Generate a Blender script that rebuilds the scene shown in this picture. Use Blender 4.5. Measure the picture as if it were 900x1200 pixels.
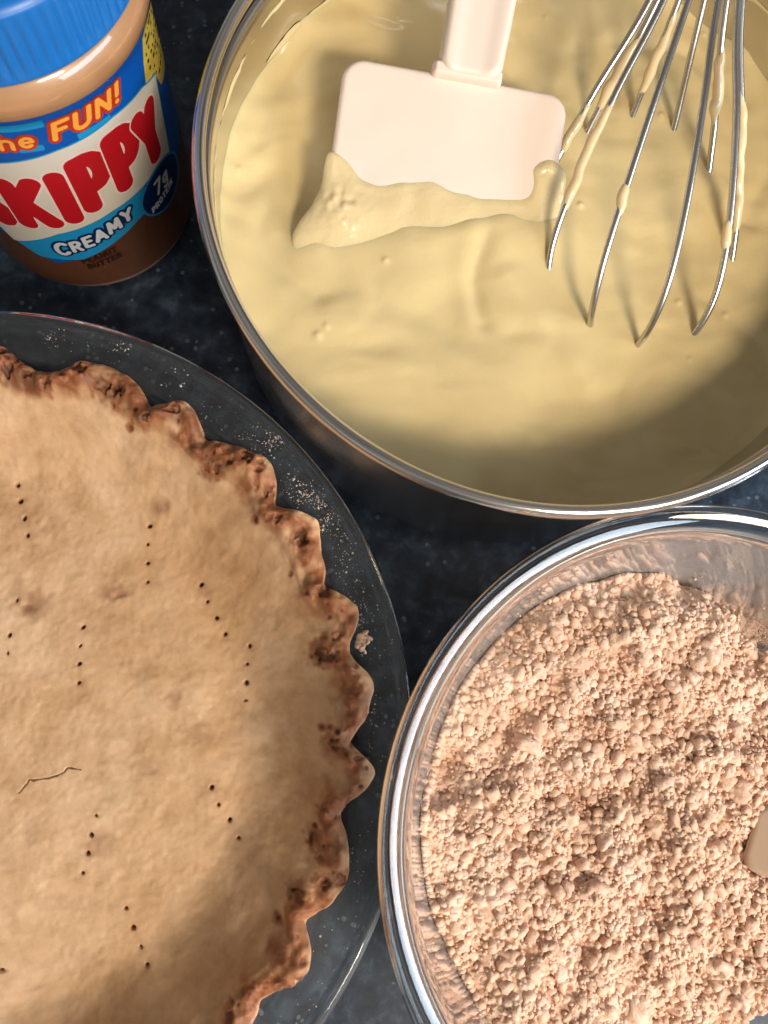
import bpy, math
import numpy as np

# ------------------------------------------------------------------ reset
for o in list(bpy.data.objects):
    bpy.data.objects.remove(o, do_unlink=True)
scene = bpy.context.scene
COL = scene.collection
MM = 0.001                      # the whole scene is laid out in millimetres
rng = np.random.default_rng(7)

# ------------------------------------------------------------------ camera
CAM_H = 298.0
F_PX, NADIR = 974.3, (364.7, 781.7)            # focal length and plumb point for a 900 x 1200 frame
down = np.array([NADIR[0] - 450, NADIR[1] - 600, F_PX]); down /= np.linalg.norm(down)
upv = -down
yv = np.array([0, -1.0, 0]); yv -= upv * yv.dot(upv); yv /= np.linalg.norm(yv)
xv = np.cross(yv, upv)
CM = np.stack([xv, yv, upv])
cam_data = bpy.data.cameras.new('camera')
cam = bpy.data.objects.new('camera', cam_data); COL.objects.link(cam)
import mathutils
R3 = mathutils.Matrix(((CM[0, 0], -CM[0, 1], -CM[0, 2]), (CM[1, 0], -CM[1, 1], -CM[1, 2]), (CM[2, 0], -CM[2, 1], -CM[2, 2])))
cam.matrix_world = mathutils.Matrix.Translation((0, 0, CAM_H * MM)) @ R3.to_4x4()
cam_data.sensor_fit = 'VERTICAL'; cam_data.sensor_height = 36.0; cam_data.sensor_width = 27.0
cam_data.lens = F_PX / 1200 * 36
cam_data.clip_start = 0.01; cam_data.clip_end = 50
cam_data.dof.use_dof = True
cam_data.dof.focus_distance = 0.262
cam_data.dof.aperture_fstop = 15.0
scene.camera = cam

# ------------------------------------------------------------------ world and lamps (a kitchen at night)
world = bpy.data.worlds.new('World'); scene.world = world; world.use_nodes = True
bgn = world.node_tree.nodes['Background']
wt_ = world.node_tree
w_co = wt_.nodes.new('ShaderNodeTexCoord'); w_no = wt_.nodes.new('ShaderNodeTexNoise'); w_ra = wt_.nodes.new('ShaderNodeValToRGB')
w_no.inputs['Scale'].default_value = 2.6; w_no.inputs['Detail'].default_value = 2.0           # uneven dim room tone, the same all round
wt_.links.new(w_co.outputs['Generated'], w_no.inputs['Vector']); wt_.links.new(w_no.outputs['Fac'], w_ra.inputs['Fac'])
w_ra.color_ramp.elements[0].position = .36; w_ra.color_ramp.elements[0].color = (.10, .088, .075, 1)
w_ra.color_ramp.elements[1].position = .66; w_ra.color_ramp.elements[1].color = (1.0, .95, .88, 1)
wt_.links.new(w_ra.outputs['Color'], bgn.inputs['Color'])
bgn.inputs['Strength'].default_value = 0.43

def area_lamp(name, loc, target, shape, size, power, color, size_y=None):
    ld = bpy.data.lights.new(name, 'AREA'); ld.shape = shape; ld.size = size * MM
    if size_y: ld.size_y = size_y * MM
    ld.energy = power; ld.color = color
    o = bpy.data.objects.new(name, ld); COL.objects.link(o)
    o.location = [c * MM for c in loc]
    d = mathutils.Vector(target) - mathutils.Vector(loc)
    o.rotation_euler = d.to_track_quat('-Z', 'Y').to_euler()
    return o
for dx, dy in ((-66, -16), (0, 48), (68, -14)):
    area_lamp('ceiling_bulb', (350 + dx, -440 + dy, 640), (0, 0, 40), 'DISK', 165, 2.4, (1.0, 0.85, 0.67))
area_lamp('window_light', (640, -250, 440), (90, -20, 40), 'RECTANGLE', 680, 4.6, (0.76, 0.87, 1.0), 190)

scene.view_settings.view_transform = 'Standard'
scene.view_settings.look = 'None'
scene.view_settings.gamma = 1.0
scene.view_settings.use_curve_mapping = False
scene.view_settings.exposure = 0.0
scene.render.engine = 'CYCLES'
scene.cycles.use_denoising = True
scene.cycles.max_bounces = 9
scene.cycles.transmission_bounces = 8
scene.cycles.sample_clamp_indirect = 6.0
scene.cycles.blur_glossy = 0.4

# ------------------------------------------------------------------ noise
def _hash(ix, iy, iz, seed):
    h = (ix.astype(np.int64) * 374761393 + iy.astype(np.int64) * 668265263 + iz.astype(np.int64) * 2147483647 + seed * 1274126177) & 0xffffffff
    h = ((h ^ (h >> 13)) * 1274126177) & 0xffffffff
    h = ((h ^ (h >> 15)) * 2246822519) & 0xffffffff
    return ((h ^ (h >> 16)) & 0xffff) / 65535.0 * 2 - 1
def noise3(x, y, z, seed=0):
    x, y, z = np.broadcast_arrays(np.asarray(x, float), np.asarray(y, float), np.asarray(z, float))
    xi, yi, zi = np.floor(x), np.floor(y), np.floor(z)
    fx, fy, fz = x - xi, y - yi, z - zi
    s = lambda t: t * t * t * (t * (t * 6 - 15) + 10)
    u, v, w = s(fx), s(fy), s(fz)
    r = 0
    for dx in (0, 1):
        for dy in (0, 1):
            for dz in (0, 1):
                r = r + _hash(xi + dx, yi + dy, zi + dz, seed) * (u if dx else 1 - u) * (v if dy else 1 - v) * (w if dz else 1 - w)
    return r
def noise2(x, y, seed=0):
    x, y = np.broadcast_arrays(np.asarray(x, float), np.asarray(y, float))
    xi, yi = np.floor(x), np.floor(y)
    fx, fy = x - xi, y - yi
    s = lambda t: t * t * t * (t * (t * 6 - 15) + 10)
    u, v = s(fx), s(fy); zz = np.zeros_like(xi)
    r = 0
    for dx in (0, 1):
        for dy in (0, 1):
            r = r + _hash(xi + dx, yi + dy, zz, seed) * (u if dx else 1 - u) * (v if dy else 1 - v)
    return r
def fbm(x, y, seed=0, octaves=4, gain=0.5):
    a, t, n = 1.0, 0, 0
    for k in range(octaves):
        c, sn = math.cos(0.6 * k), math.sin(0.6 * k)
        t = t + a * noise2((x * c - y * sn) * 2 ** k + 13.7 * k, (x * sn + y * c) * 2 ** k - 7.1 * k, seed + k); n += a; a *= gain
    return t / n
def sstep(a, b, x):
    t = np.clip((x - a) / (b - a), 0, 1); return t * t * (3 - 2 * t)

# ------------------------------------------------------------------ mesh helpers (millimetres in, metres out)
def np_mesh(name, verts, faces_list, smooth=True):
    """faces_list: list of int arrays, each (n, k)"""
    me = bpy.data.meshes.new(name)
    verts = np.asarray(verts, np.float32) * MM
    me.vertices.add(len(verts)); me.vertices.foreach_set('co', verts.ravel())
    faces_list = [np.asarray(f, np.int32) for f in faces_list if len(f)]
    loops = np.concatenate([f.ravel() for f in faces_list])
    sizes = np.concatenate([np.full(len(f), f.shape[1], np.int32) for f in faces_list])
    starts = np.concatenate([[0], np.cumsum(sizes)[:-1]]).astype(np.int32)
    me.loops.add(len(loops)); me.loops.foreach_set('vertex_index', loops)
    me.polygons.add(len(sizes)); me.polygons.foreach_set('loop_start', starts)
    try: me.polygons.foreach_set('loop_total', sizes)
    except Exception: pass
    me.polygons.foreach_set('use_smooth', np.full(len(sizes), smooth))
    me.update(calc_edges=True); me.validate()
    return me
def obj(name, me, mat, parent=None, loc=None):
    o = bpy.data.objects.new(name, me); COL.objects.link(o)
    if mat is not None: me.materials.append(mat)
    if parent is not None: o.parent = parent
    if loc is not None: o.location = [c * MM for c in loc]
    return o
def empty(name, loc, label, cat, group=None):
    o = bpy.data.objects.new(name, None); COL.objects.link(o)
    o.empty_display_size = 0.02
    o.location = [c * MM for c in loc]
    return tag(o, label, cat, group)
def tag(o, label=None, cat=None, group=None, kind=None):
    if label: o['label'] = label
    if cat: o['category'] = cat
    if group: o['group'] = group
    if kind: o['kind'] = kind
    return o
def fattr(me, name, vals):
    a = me.attributes.new(name, 'FLOAT', 'POINT'); a.data.foreach_set('value', np.asarray(vals, np.float32).ravel())
def grid_faces(nr, nc, wrap_c=False, wrap_r=False):
    r = np.arange(nr if wrap_r else nr - 1); c = np.arange(nc if wrap_c else nc - 1)
    R, C = np.meshgrid(r, c, indexing='ij')
    a = R * nc + C; b = R * nc + (C + 1) % nc; d = ((R + 1) % nr) * nc + C; e = ((R + 1) % nr) * nc + (C + 1) % nc
    return np.stack([a, b, e, d], -1).reshape(-1, 4)
def smooth_profile(pts, n=6):
    """Catmull-Rom through (r, z) points"""
    p = np.asarray(pts, float); p = np.vstack([2 * p[0] - p[1], p, 2 * p[-1] - p[-2]])
    out = []
    for i in range(1, len(p) - 2):
        t = np.linspace(0, 1, n, endpoint=False)[:, None]
        p0, p1, p2, p3 = p[i - 1:i + 3]
        out.append(0.5 * (2 * p1 + (p2 - p0) * t + (2 * p0 - 5 * p1 + 4 * p2 - p3) * t ** 2 + (3 * p1 - p0 - 3 * p2 + p3) * t ** 3))
    out.append(p[-2][None]); return np.vstack(out)
def lathe(name, prof, n=160, closed=True, rfun=None):
    """profile (r, z) spun about z; a closed profile makes a solid ring; r = 0 ends are capped by tiny radii"""
    prof = np.asarray(prof, float).copy(); prof[:, 0] = np.maximum(prof[:, 0], 0.01)
    th = np.linspace(0, 2 * np.pi, n, endpoint=False)
    r = prof[:, 0][:, None] * np.ones(n); z = prof[:, 1][:, None] * np.ones(n)
    if rfun is not None: r = rfun(r, z, th[None])
    v = np.stack([r * np.cos(th), r * np.sin(th), z], -1).reshape(-1, 3)
    f = grid_faces(len(prof), n, wrap_c=True, wrap_r=closed)
    return np_mesh(name, v, [f])
def tube(path, rad, nseg=10, cap=True):
    """verts, quads for a swept tube; rad scalar or per-point"""
    P = np.asarray(path, float); n = len(P); rad = np.broadcast_to(np.asarray(rad, float), (n,))
    T = np.gradient(P, axis=0); T /= np.linalg.norm(T, axis=1)[:, None] + 1e-12
    N = np.zeros_like(P); a = np.array([0, 0, 1.0]) if abs(T[0, 2]) < .9 else np.array([1.0, 0, 0])
    N[0] = a - T[0] * a.dot(T[0]); N[0] /= np.linalg.norm(N[0])
    for i in range(1, n):
        N[i] = N[i - 1] - T[i] * N[i - 1].dot(T[i]); N[i] /= np.linalg.norm(N[i])
    B = np.cross(T, N); th = np.linspace(0, 2 * np.pi, nseg, endpoint=False)
    V = P[:, None] + rad[:, None, None] * (np.cos(th)[None, :, None] * N[:, None] + np.sin(th)[None, :, None] * B[:, None])
    V = V.reshape(-1, 3); F = grid_faces(n, nseg, wrap_c=True)
    return V, F
def march(fn, x0, x1, y0, y1, step):
    """mesh (2-D) of the region fn < 0"""
    nx, ny = int((x1 - x0) / step) + 1, int((y1 - y0) / step) + 1
    xs = x0 + np.arange(nx) * step; ys = y0 + np.arange(ny) * step
    X, Y = np.meshgrid(xs, ys, indexing='ij'); D = fn(X, Y)
    inside = D < 0
    cnt = inside[:-1, :-1].astype(int) + inside[1:, :-1] + inside[1:, 1:] + inside[:-1, 1:]
    verts = []; vid = {}; quads = []; polys = {3: [], 4: [], 5: []}
    def gv(i, j):
        k = (i, j)
        if k not in vid: vid[k] = len(verts); verts.append((xs[i], ys[j]))
        return vid[k]
    def ev(i, j, k, l):
        key = (i, j, k, l) if (i, j) < (k, l) else (k, l, i, j)
        if key not in vid:
            a, b = D[i, j], D[k, l]; t = min(max(a / (a - b), 0.02), 0.98)
            vid[key] = len(verts); verts.append((xs[i] + (xs[k] - xs[i]) * t, ys[j] + (ys[l] - ys[j]) * t))
        return vid[key]
    for i, j in zip(*np.nonzero(cnt)):
        cs = ((i, j), (i + 1, j), (i + 1, j + 1), (i, j + 1)); poly = []
        for k in range(4):
            a, b = cs[k], cs[(k + 1) % 4]
            if inside[a]: poly.append(gv(*a))
            if inside[a] != inside[b]: poly.append(ev(*a, *b))
        if 3 <= len(poly) <= 5: polys[len(poly)].append(poly)
        elif len(poly) == 6: polys[3].append(poly[:3]); polys[3].append(poly[3:])
    return np.array(verts), [np.array(p) for p in polys.values() if len(p)]
def seg_d(X, Y, a, b):
    ax, ay = a; bx, by = b; dx, dy = bx - ax, by - ay
    t = np.clip(((X - ax) * dx + (Y - ay) * dy) / (dx * dx + dy * dy + 1e-12), 0, 1)
    return np.hypot(X - ax - t * dx, Y - ay - t * dy)
def poly_sd(X, Y, pts):
    """signed distance to a closed polygon (negative inside)"""
    d = np.full(X.shape, 1e9); ins = np.zeros(X.shape, bool); n = len(pts)
    for i in range(n):
        a, b = pts[i], pts[(i + 1) % n]
        d = np.minimum(d, seg_d(X, Y, a, b))
        c = ((a[1] > Y) != (b[1] > Y)) & (X < (b[0] - a[0]) * (Y - a[1]) / ((b[1] - a[1]) + 1e-12) + a[0])
        ins ^= c
    return np.where(ins, -d, d)

# ------------------------------------------------------------------ materials
def new_mat(name):
    m = bpy.data.materials.new(name); m.use_nodes = True
    nt = m.node_tree; b = nt.nodes['Principled BSDF']
    return m, nt, b
def N(nt, t, **kw):
    n = nt.nodes.new(t)
    for k, v in kw.items(): setattr(n, k, v)
    return n
def lin(h):
    h = h.lstrip('#'); c = [int(h[i:i + 2], 16) / 255 for i in (0, 2, 4)]
    return tuple((x / 12.92 if x <= .04045 else ((x + .055) / 1.055) ** 2.4) for x in c) + (1,)
def obj_coord(nt):
    return N(nt, 'ShaderNodeTexCoord').outputs['Object']
def tex_noise(nt, co, scale, detail=4, rough=.55, dist=0.0):
    n = N(nt, 'ShaderNodeTexNoise'); n.inputs['Scale'].default_value = scale; n.inputs['Detail'].default_value = detail
    n.inputs['Roughness'].default_value = rough; n.inputs['Distortion'].default_value = dist
    nt.links.new(co, n.inputs['Vector']); return n.outputs['Fac']
def ramp(nt, fac, stops):
    r = N(nt, 'ShaderNodeValToRGB'); nt.links.new(fac, r.inputs['Fac']); e = r.color_ramp.elements
    while len(e) < len(stops): e.new(0.5)
    for el, (p, c) in zip(e, stops):
        el.position = p; el.color = c if len(c) == 4 else tuple(c) + (1,)
    return r.outputs['Color']
def mixc(nt, fac, a, b, mode='MIX'):
    m = N(nt, 'ShaderNodeMix', data_type='RGBA', blend_type=mode)
    for sock, v in ((m.inputs[0], fac), (m.inputs[6], a), (m.inputs[7], b)):
        if hasattr(v, 'links') or hasattr(v, 'is_output'): nt.links.new(v, sock)
        else: sock.default_value = v
    return m.outputs[2]
def mathn(nt, op, a, b=None, clamp=False):
    m = N(nt, 'ShaderNodeMath', operation=op, use_clamp=clamp)
    for s, v in ((m.inputs[0], a), (m.inputs[1], b)):
        if v is None: continue
        if hasattr(v, 'is_output'): nt.links.new(v, s)
        else: s.default_value = v
    return m.outputs[0]
def attr(nt, name):
    a = N(nt, 'ShaderNodeAttribute'); a.attribute_name = name; return a.outputs['Fac']
def bump(nt, b, h, dist, strength=1.0):
    n = N(nt, 'ShaderNodeBump'); n.inputs['Strength'].default_value = strength; n.inputs['Distance'].default_value = dist
    nt.links.new(h, n.inputs['Height']); nt.links.new(n.outputs['Normal'], b.inputs['Normal'])

def simple(name, col, rough=.4, metal=0, coat=0, spec=.5):
    m, nt, b = new_mat(name)
    b.inputs['Base Color'].default_value = col if len(col) == 4 else tuple(col) + (1,)
    b.inputs['Roughness'].default_value = rough; b.inputs['Metallic'].default_value = metal
    b.inputs['Coat Weight'].default_value = coat; b.inputs['Coat Roughness'].default_value = .06
    b.inputs['Specular IOR Level'].default_value = spec
    return m

def mat_counter():
    m, nt, b = new_mat('speckled_laminate'); co = obj_coord(nt)
    n1 = tex_noise(nt, co, 130, 5, .62, .3); n2 = tex_noise(nt, co, 420, 3, .6)
    c1 = ramp(nt, n1, [(.34, (.006, .012, .024)), (.52, (.018, .032, .056)), (.70, (.055, .083, .122))])
    v = N(nt, 'ShaderNodeTexVoronoi'); v.inputs['Scale'].default_value = 330; nt.links.new(co, v.inputs['Vector'])
    sp = mathn(nt, 'LESS_THAN', v.outputs['Distance'], .27)
    vs = N(nt, 'ShaderNodeSeparateColor'); nt.links.new(v.outputs['Color'], vs.inputs[0])
    sel = mathn(nt, 'GREATER_THAN', vs.outputs[0], .84)
    f = mathn(nt, 'MULTIPLY', mathn(nt, 'MULTIPLY', sp, sel), mathn(nt, 'MULTIPLY', n2, .75))
    b.inputs['Specular IOR Level'].default_value = .3
    c = mixc(nt, f, c1, (.24, .29, .33, 1))
    nt.links.new(c, b.inputs['Base Color'])
    r = N(nt, 'ShaderNodeMapRange'); nt.links.new(n1, r.inputs[0]); r.inputs[3].default_value = .36; r.inputs[4].default_value = .55
    nt.links.new(r.outputs[0], b.inputs['Roughness'])
    bump(nt, b, n2, .0002, .25)
    return m
def mat_steel(name, rough=.23, col=(.62, .59, .55)):
    m, nt, b = new_mat(name); co = obj_coord(nt)
    b.inputs['Base Color'].default_value = col + (1,); b.inputs['Metallic'].default_value = 1
    n = tex_noise(nt, co, 90, 5, .6)
    mp = N(nt, 'ShaderNodeMapping'); mp.inputs['Scale'].default_value = (60, 60, 2400); nt.links.new(co, mp.inputs[0])
    br = tex_noise(nt, mp.outputs[0], 1.0, 3, .6)
    r = N(nt, 'ShaderNodeMapRange'); nt.links.new(n, r.inputs[0]); r.inputs[3].default_value = rough * .7; r.inputs[4].default_value = rough * 1.35
    nt.links.new(r.outputs[0], b.inputs['Roughness']); bump(nt, b, br, .00002, .12)
    return m
def mat_custard(name='vanilla_custard', rough=.16, wet=.12, tone=(.735, .595, .315)):
    m, nt, b = new_mat(name); co = obj_coord(nt)
    n = tex_noise(nt, co, 28, 4, .55, .6); n2 = tex_noise(nt, co, 700, 2, .5)
    c = ramp(nt, n, [(.3, tuple(c * .95 for c in tone)), (.55, tone), (.75, tuple(min(1, c * 1.05) for c in tone))])
    nt.links.new(c, b.inputs['Base Color'])
    b.inputs['Subsurface Weight'].default_value = .35
    b.inputs['Subsurface Radius'].default_value = (1.0, .62, .28); b.inputs['Subsurface Scale'].default_value = .004
    b.inputs['Roughness'].default_value = rough; b.inputs['Specular IOR Level'].default_value = .5
    n3 = tex_noise(nt, co, 170, 3, .55, .4)
    bump(nt, b, mathn(nt, 'ADD', mathn(nt, 'MULTIPLY', n3, wet), mathn(nt, 'MULTIPLY', n2, .12)), .001, .5)
    return m
def mat_glass(name, tint, dust_haze_col=None, dust_haze=0.0, zlo=0, zhi=1):
    m, nt, b = new_mat(name)
    b.inputs['Base Color'].default_value = tint + (1,); b.inputs['Transmission Weight'].default_value = 1
    b.inputs['IOR'].default_value = 1.47; b.inputs['Roughness'].default_value = .015
    if dust_haze:
        co = obj_coord(nt); n = tex_noise(nt, co, 55, 6, .65, .5); n3 = tex_noise(nt, co, 900, 2, .5)
        d = N(nt, 'ShaderNodeBsdfPrincipled'); d.inputs['Base Color'].default_value = dust_haze_col + (1,); d.inputs['Roughness'].default_value = .8
        f = N(nt, 'ShaderNodeMapRange'); nt.links.new(n, f.inputs[0]); f.inputs[1].default_value = .36; f.inputs[2].default_value = .72
        f.inputs[3].default_value = dust_haze * .45; f.inputs[4].default_value = dust_haze
        a = attr(nt, 'dust_haze')
        fac = mathn(nt, 'MULTIPLY', f.outputs[0], mathn(nt, 'MULTIPLY', a, .75), clamp=True)
        mx = N(nt, 'ShaderNodeMixShader'); nt.links.new(fac, mx.inputs[0]); nt.links.new(b.outputs[0], mx.inputs[1]); nt.links.new(d.outputs[0], mx.inputs[2])
        nt.links.new(mx.outputs[0], nt.nodes['Material Output'].inputs['Surface'])
    return m
def mat_crust():
    m, nt, b = new_mat('baked_pastry'); co = obj_coord(nt)
    n = tex_noise(nt, co, 38, 5, .6, .5); n2 = tex_noise(nt, co, 160, 4, .6); n3 = tex_noise(nt, co, 900, 3, .6)
    base = ramp(nt, n, [(.30, (.50, .30, .155)), (.50, (.625, .41, .24)), (.70, (.71, .50, .325))])
    g = ramp(nt, n2, [(.30, (.78, .74, .68)), (.55, (1, 1, 1))])
    base = mixc(nt, .7, base, g, 'MULTIPLY')
    br = ramp(nt, n2, [(.30, (.13, .040, .016)), (.52, (.28, .100, .042)), (.75, (.50, .27, .14))])
    fa = mathn(nt, 'MULTIPLY', attr(nt, 'brown'), mathn(nt, 'ADD', n2, .42), clamp=True)
    c = mixc(nt, fa, base, br)
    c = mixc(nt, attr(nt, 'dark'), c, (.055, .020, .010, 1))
    nt.links.new(c, b.inputs['Base Color'])
    b.inputs['Roughness'].default_value = .52; b.inputs['Specular IOR Level'].default_value = .32
    b.inputs['Subsurface Weight'].default_value = .12; b.inputs['Subsurface Radius'].default_value = (1, .5, .25); b.inputs['Subsurface Scale'].default_value = .0025
    h = mathn(nt, 'ADD', mathn(nt, 'MULTIPLY', n2, .7), mathn(nt, 'MULTIPLY', n3, .25))
    bump(nt, b, h, .0008, .38)
    return m
def mat_crumb():
    m, nt, b = new_mat('peanut_crumb'); co = obj_coord(nt)
    n = tex_noise(nt, co, 75, 7, .72); n2 = tex_noise(nt, co, 1100, 4, .65)
    c = ramp(nt, n, [(.28, (.60, .37, .255)), (.50, (.75, .505, .375)), (.74, (.86, .65, .53))])
    nt.links.new(c, b.inputs['Base Color']); b.inputs['Roughness'].default_value = .6; b.inputs['Specular IOR Level'].default_value = .3
    b.inputs['Subsurface Weight'].default_value = .18; b.inputs['Subsurface Radius'].default_value = (1, .55, .35); b.inputs['Subsurface Scale'].default_value = .0016
    bump(nt, b, n2, .0006, .8)
    return m
def mat_pb():
    m, nt, b = new_mat('peanut_butter_behind_plastic'); co = obj_coord(nt)
    n = tex_noise(nt, co, 45, 3, .5, .8)
    c = ramp(nt, n, [(.35, (.40, .205, .095)), (.6, (.47, .255, .125))])
    nt.links.new(c, b.inputs['Base Color']); b.inputs['Roughness'].default_value = .35
    b.inputs['Coat Weight'].default_value = 1; b.inputs['Coat Roughness'].default_value = .04
    return m

M_COUNTER = mat_counter()
M_STEEL_IN = mat_steel('brushed_steel', .22)
M_WIRE = mat_steel('polished_steel_wire', .24, (.60, .57, .53))
M_CUST = mat_custard()
M_CRUST = mat_crust(); M_CRUMB = mat_crumb(); M_PB = mat_pb()
M_PLATE = mat_glass('clear_plate_glass', (.95, .965, .955), (.42, .47, .52), .05)  # film here is a grey-blue haze painted for the glass's pale reflections
M_BOWL = mat_glass('clear_bowl_glass', (.965, .975, .97), (.22, .225, .235), .80)
M_SILI = simple('pale_silicone', (.86, .72, .62), .38, 0, 0, .4)
M_FLOUR = simple('flour', (.50, .46, .41), .9, 0, 0, .2)
M_HANDLE = simple('brushed_handle_steel', (.6, .58, .56), .3, 1)

# ------------------------------------------------------------------ setting: the worktop
def build_counter():
    s, t, bv = 620, 38, 3
    pts = [(-s, -s), (s, -s), (s, s), (-s, s)]
    rings = [(s - bv * 0, -t), (s, -bv), (s - bv, 0)]
    v, f = [], []
    for r, z in rings: v += [(-r, -r, z), (r, -r, z), (r, r, z), (-r, r, z)]
    for k in range(2):
        for i in range(4): f.append((k * 4 + i, k * 4 + (i + 1) % 4, k * 4 + 4 + (i + 1) % 4, k * 4 + 4 + i))
    f.append((8, 9, 10, 11)); f.append((3, 2, 1, 0))
    o = obj('countertop', np_mesh('countertop', v, [np.array(f)], False), M_COUNTER)
    o['kind'] = 'structure'
build_counter()

# ------------------------------------------------------------------ saucepan and custard
POT = np.array((68.9, 136.9)); POT_Z = 96.0; CUST_Z = 64.0
def build_pan():
    root = empty('saucepan', (POT[0], POT[1], 0), 'round stainless steel pan full of yellow custard', 'saucepan')
    outer = [(0.01, 0), (40, 0), (84, 0), (90, 1.2), (93.2, 5), (95, 14), (96.5, 40), (97.4, 70), (97.9, 90.5)]
    inner = [(96.7, 90.5), (96.2, 70), (95.4, 40), (94, 16), (91.5, 7.5), (88, 3.6), (82, 2.4), (40, 2.2), (0.01, 2.2)]
    o = obj('pan_body', lathe('pan_body', np.vstack([smooth_profile(outer, 4), smooth_profile(inner, 4)]), 200), M_STEEL_IN, root)
    a = np.linspace(0, 2 * np.pi, 18, endpoint=False)
    prof = np.stack([98.95 + 1.85 * np.cos(a), 93.7 + 2.3 * np.sin(a)], 1)
    obj('rolled_rim', lathe('rolled_rim', prof, 220), mat_steel('polished_rim_steel', .16, (.72, .69, .66)), root)
    # custard dragged up the wall: ragged ribbons lying on the inner face
    def smear(seed, a0, a1, zc, w, name):
        def fn(A, Z):
            t = (A - a0) / (a1 - a0)
            c = zc(t) + .9 * noise2(A / 7., seed, seed) + .4 * noise2(A / 2.3, seed, seed + 3)
            ww = w(t) * (0.75 + .6 * noise2(A / 9., seed + 9., seed + 5)) * np.clip(np.minimum(t, 1 - t) * 9, 0, 1) ** .5
            return np.abs(Z - c) - ww
        v, f = march(fn, a0, a1, 58, 92, .55)
        d = -fn(v[:, 0], v[:, 1]); th = .9 * (1 - np.exp(-d / 0.8)) + .02
        rr = 95.25 + (v[:, 1] - 40) * .031 - .1 - th + .1 * noise2(v[:, 0] / 1.5, v[:, 1] / 1.5, 4)
        A = np.radians(v[:, 0])
        obj(name, np_mesh(name, np.stack([rr * np.cos(A), rr * np.sin(A), v[:, 1]], 1), f), M_CUST, root)
    smear(3, 118, 208, lambda t: 83 - 6 * t, lambda t: .75 + 3.1 * np.exp(-((t - .08) / .16) ** 2), 'custard_smear')
    smear(8, 84, 150, lambda t: 68 - 2 * t, lambda t: 1.0 + 1.6 * np.exp(-((t - .5) / .3) ** 2), 'custard_smear')
    smear(5, 30, 66, lambda t: 78 + 3 * np.sin(t * 5), lambda t: 1.2 + 0 * t, 'custard_smear')
    return root
PAN = build_pan()

_rb = np.random.default_rng(9)
BUBBLES = [(2, 97, 1.1), (4.5, 99.5, .8), (-22, 150, .8), (20, 190, .9), (70, 150, 1.2), (84, 141, 1.0)] + [(_rb.uniform(-15, 150), _rb.uniform(60, 220), _rb.uniform(.6, 1.0)) for _ in range(14)]
FOLDS = [([(53, 128), (51, 117), (55, 104)], .9, 1.8), ([(-17, 150), (-13, 128), (2, 112)], .8, 2.4), ([(66, 205), (88, 196), (96, 182)], 1.0, 2.2), ([(-8, 205), (8, 214), (28, 208)], 1.0, 2.4),
         ([(118, 132), (124, 110), (140, 96)], .7, 2.2), ([(20, 108), (44, 98), (70, 98)], .6, 2.6), ([(150, 160), (140, 138)], .8, 2.0), ([(-2, 196), (-14, 176), (-18, 160)], .7, 2.2), ([(100, 200), (128, 196), (140, 180)], .9, 2.2)]
def cust_h(x, y):
    """height of the custard, world mm"""
    wx = x + 9 * fbm(x / 38., y / 38., 21, 2); wy = y + 9 * fbm(x / 38., y / 38., 31, 2)
    h = CUST_Z + 2.5 * fbm(wx / 40., wy / 26., 5, 3) + .25 * fbm(wx / 12., wy / 9., 61, 2)
    ux = x + 3.0 * noise2(x / 13., y / 13., 3); uy = y + 3.0 * noise2(x / 13., y / 13., 4)
    for pts, dep, wid in FOLDS:
        d = np.full(np.shape(x), 1e9)
        for a_, b_ in zip(pts[:-1], pts[1:]): d = np.minimum(d, seg_d(ux, uy, a_, b_))
        wid = wid * 1.5; h = h - .8 * dep * np.exp(-(d / wid) ** 2) + .5 * dep * np.exp(-((d - 2.2 * wid) / (1.6 * wid)) ** 2)
    # soft folds left by stirring
    q = np.hypot(wx - 50, wy - 215)
    h = h + 1.2 * np.sin(q / 9.5 + 2.0 * fbm(x / 60., y / 60., 8, 2)) * sstep(-.25, .45, fbm(x / 45., y / 45., 12, 2))
    # scooped furrow beside the spatula and round the whisk
    h = h - 2.6 * np.exp(-(seg_d(x, y, (-8, 190), (0, 140)) / 7.5) ** 2)
    h = h - 1.8 * np.exp(-(seg_d(x, y, (86, 190), (112, 110)) / 12) ** 2)
    h = h + 3.4 * np.exp(-(seg_d(x, y, (4, 124), (72, 132)) / 10) ** 2)
    h = h + 1.3 * np.exp(-(seg_d(x, y, (60, 116), (84, 84)) / 5) ** 2)
    for bx_, by_, br_ in BUBBLES: h = h + .75 * br_ * np.exp(-((x - bx_) ** 2 + (y - by_) ** 2) / br_ ** 2)
    r = np.hypot(x - POT[0], y - POT[1])
    h = h + 2.2 * np.exp(-(95.6 - r) / 2.6) * (.7 + .6 * noise2(x / 14., y / 14., 77))
    return h
def build_custard():
    n_r, n_t = 190, 640
    r = np.concatenate([np.linspace(.01, 90, n_r - 20), np.linspace(90.5, 96.25, 20)])
    th = np.linspace(0, 2 * np.pi, n_t, endpoint=False)
    R, T = np.meshgrid(r, th, indexing='ij')
    X, Y = R * np.cos(T), R * np.sin(T)
    Z = cust_h(X + POT[0], Y + POT[1])
    v = np.stack([X, Y, Z - 40], -1).reshape(-1, 3)
    # skirt below, just inside the steel
    sk = np.stack([95.2 * np.cos(th), 95.2 * np.sin(th), np.full(n_t, 2.0)], 1)
    v = np.vstack([v, sk])
    f = grid_faces(n_r + 1, n_t, wrap_c=True)
    o = obj('custard', np_mesh('custard', v, [f]), M_CUST, None, (POT[0], POT[1], 40))
    tag(o, 'thick glossy pale yellow custard filling the steel pan', 'custard')
build_custard()

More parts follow.
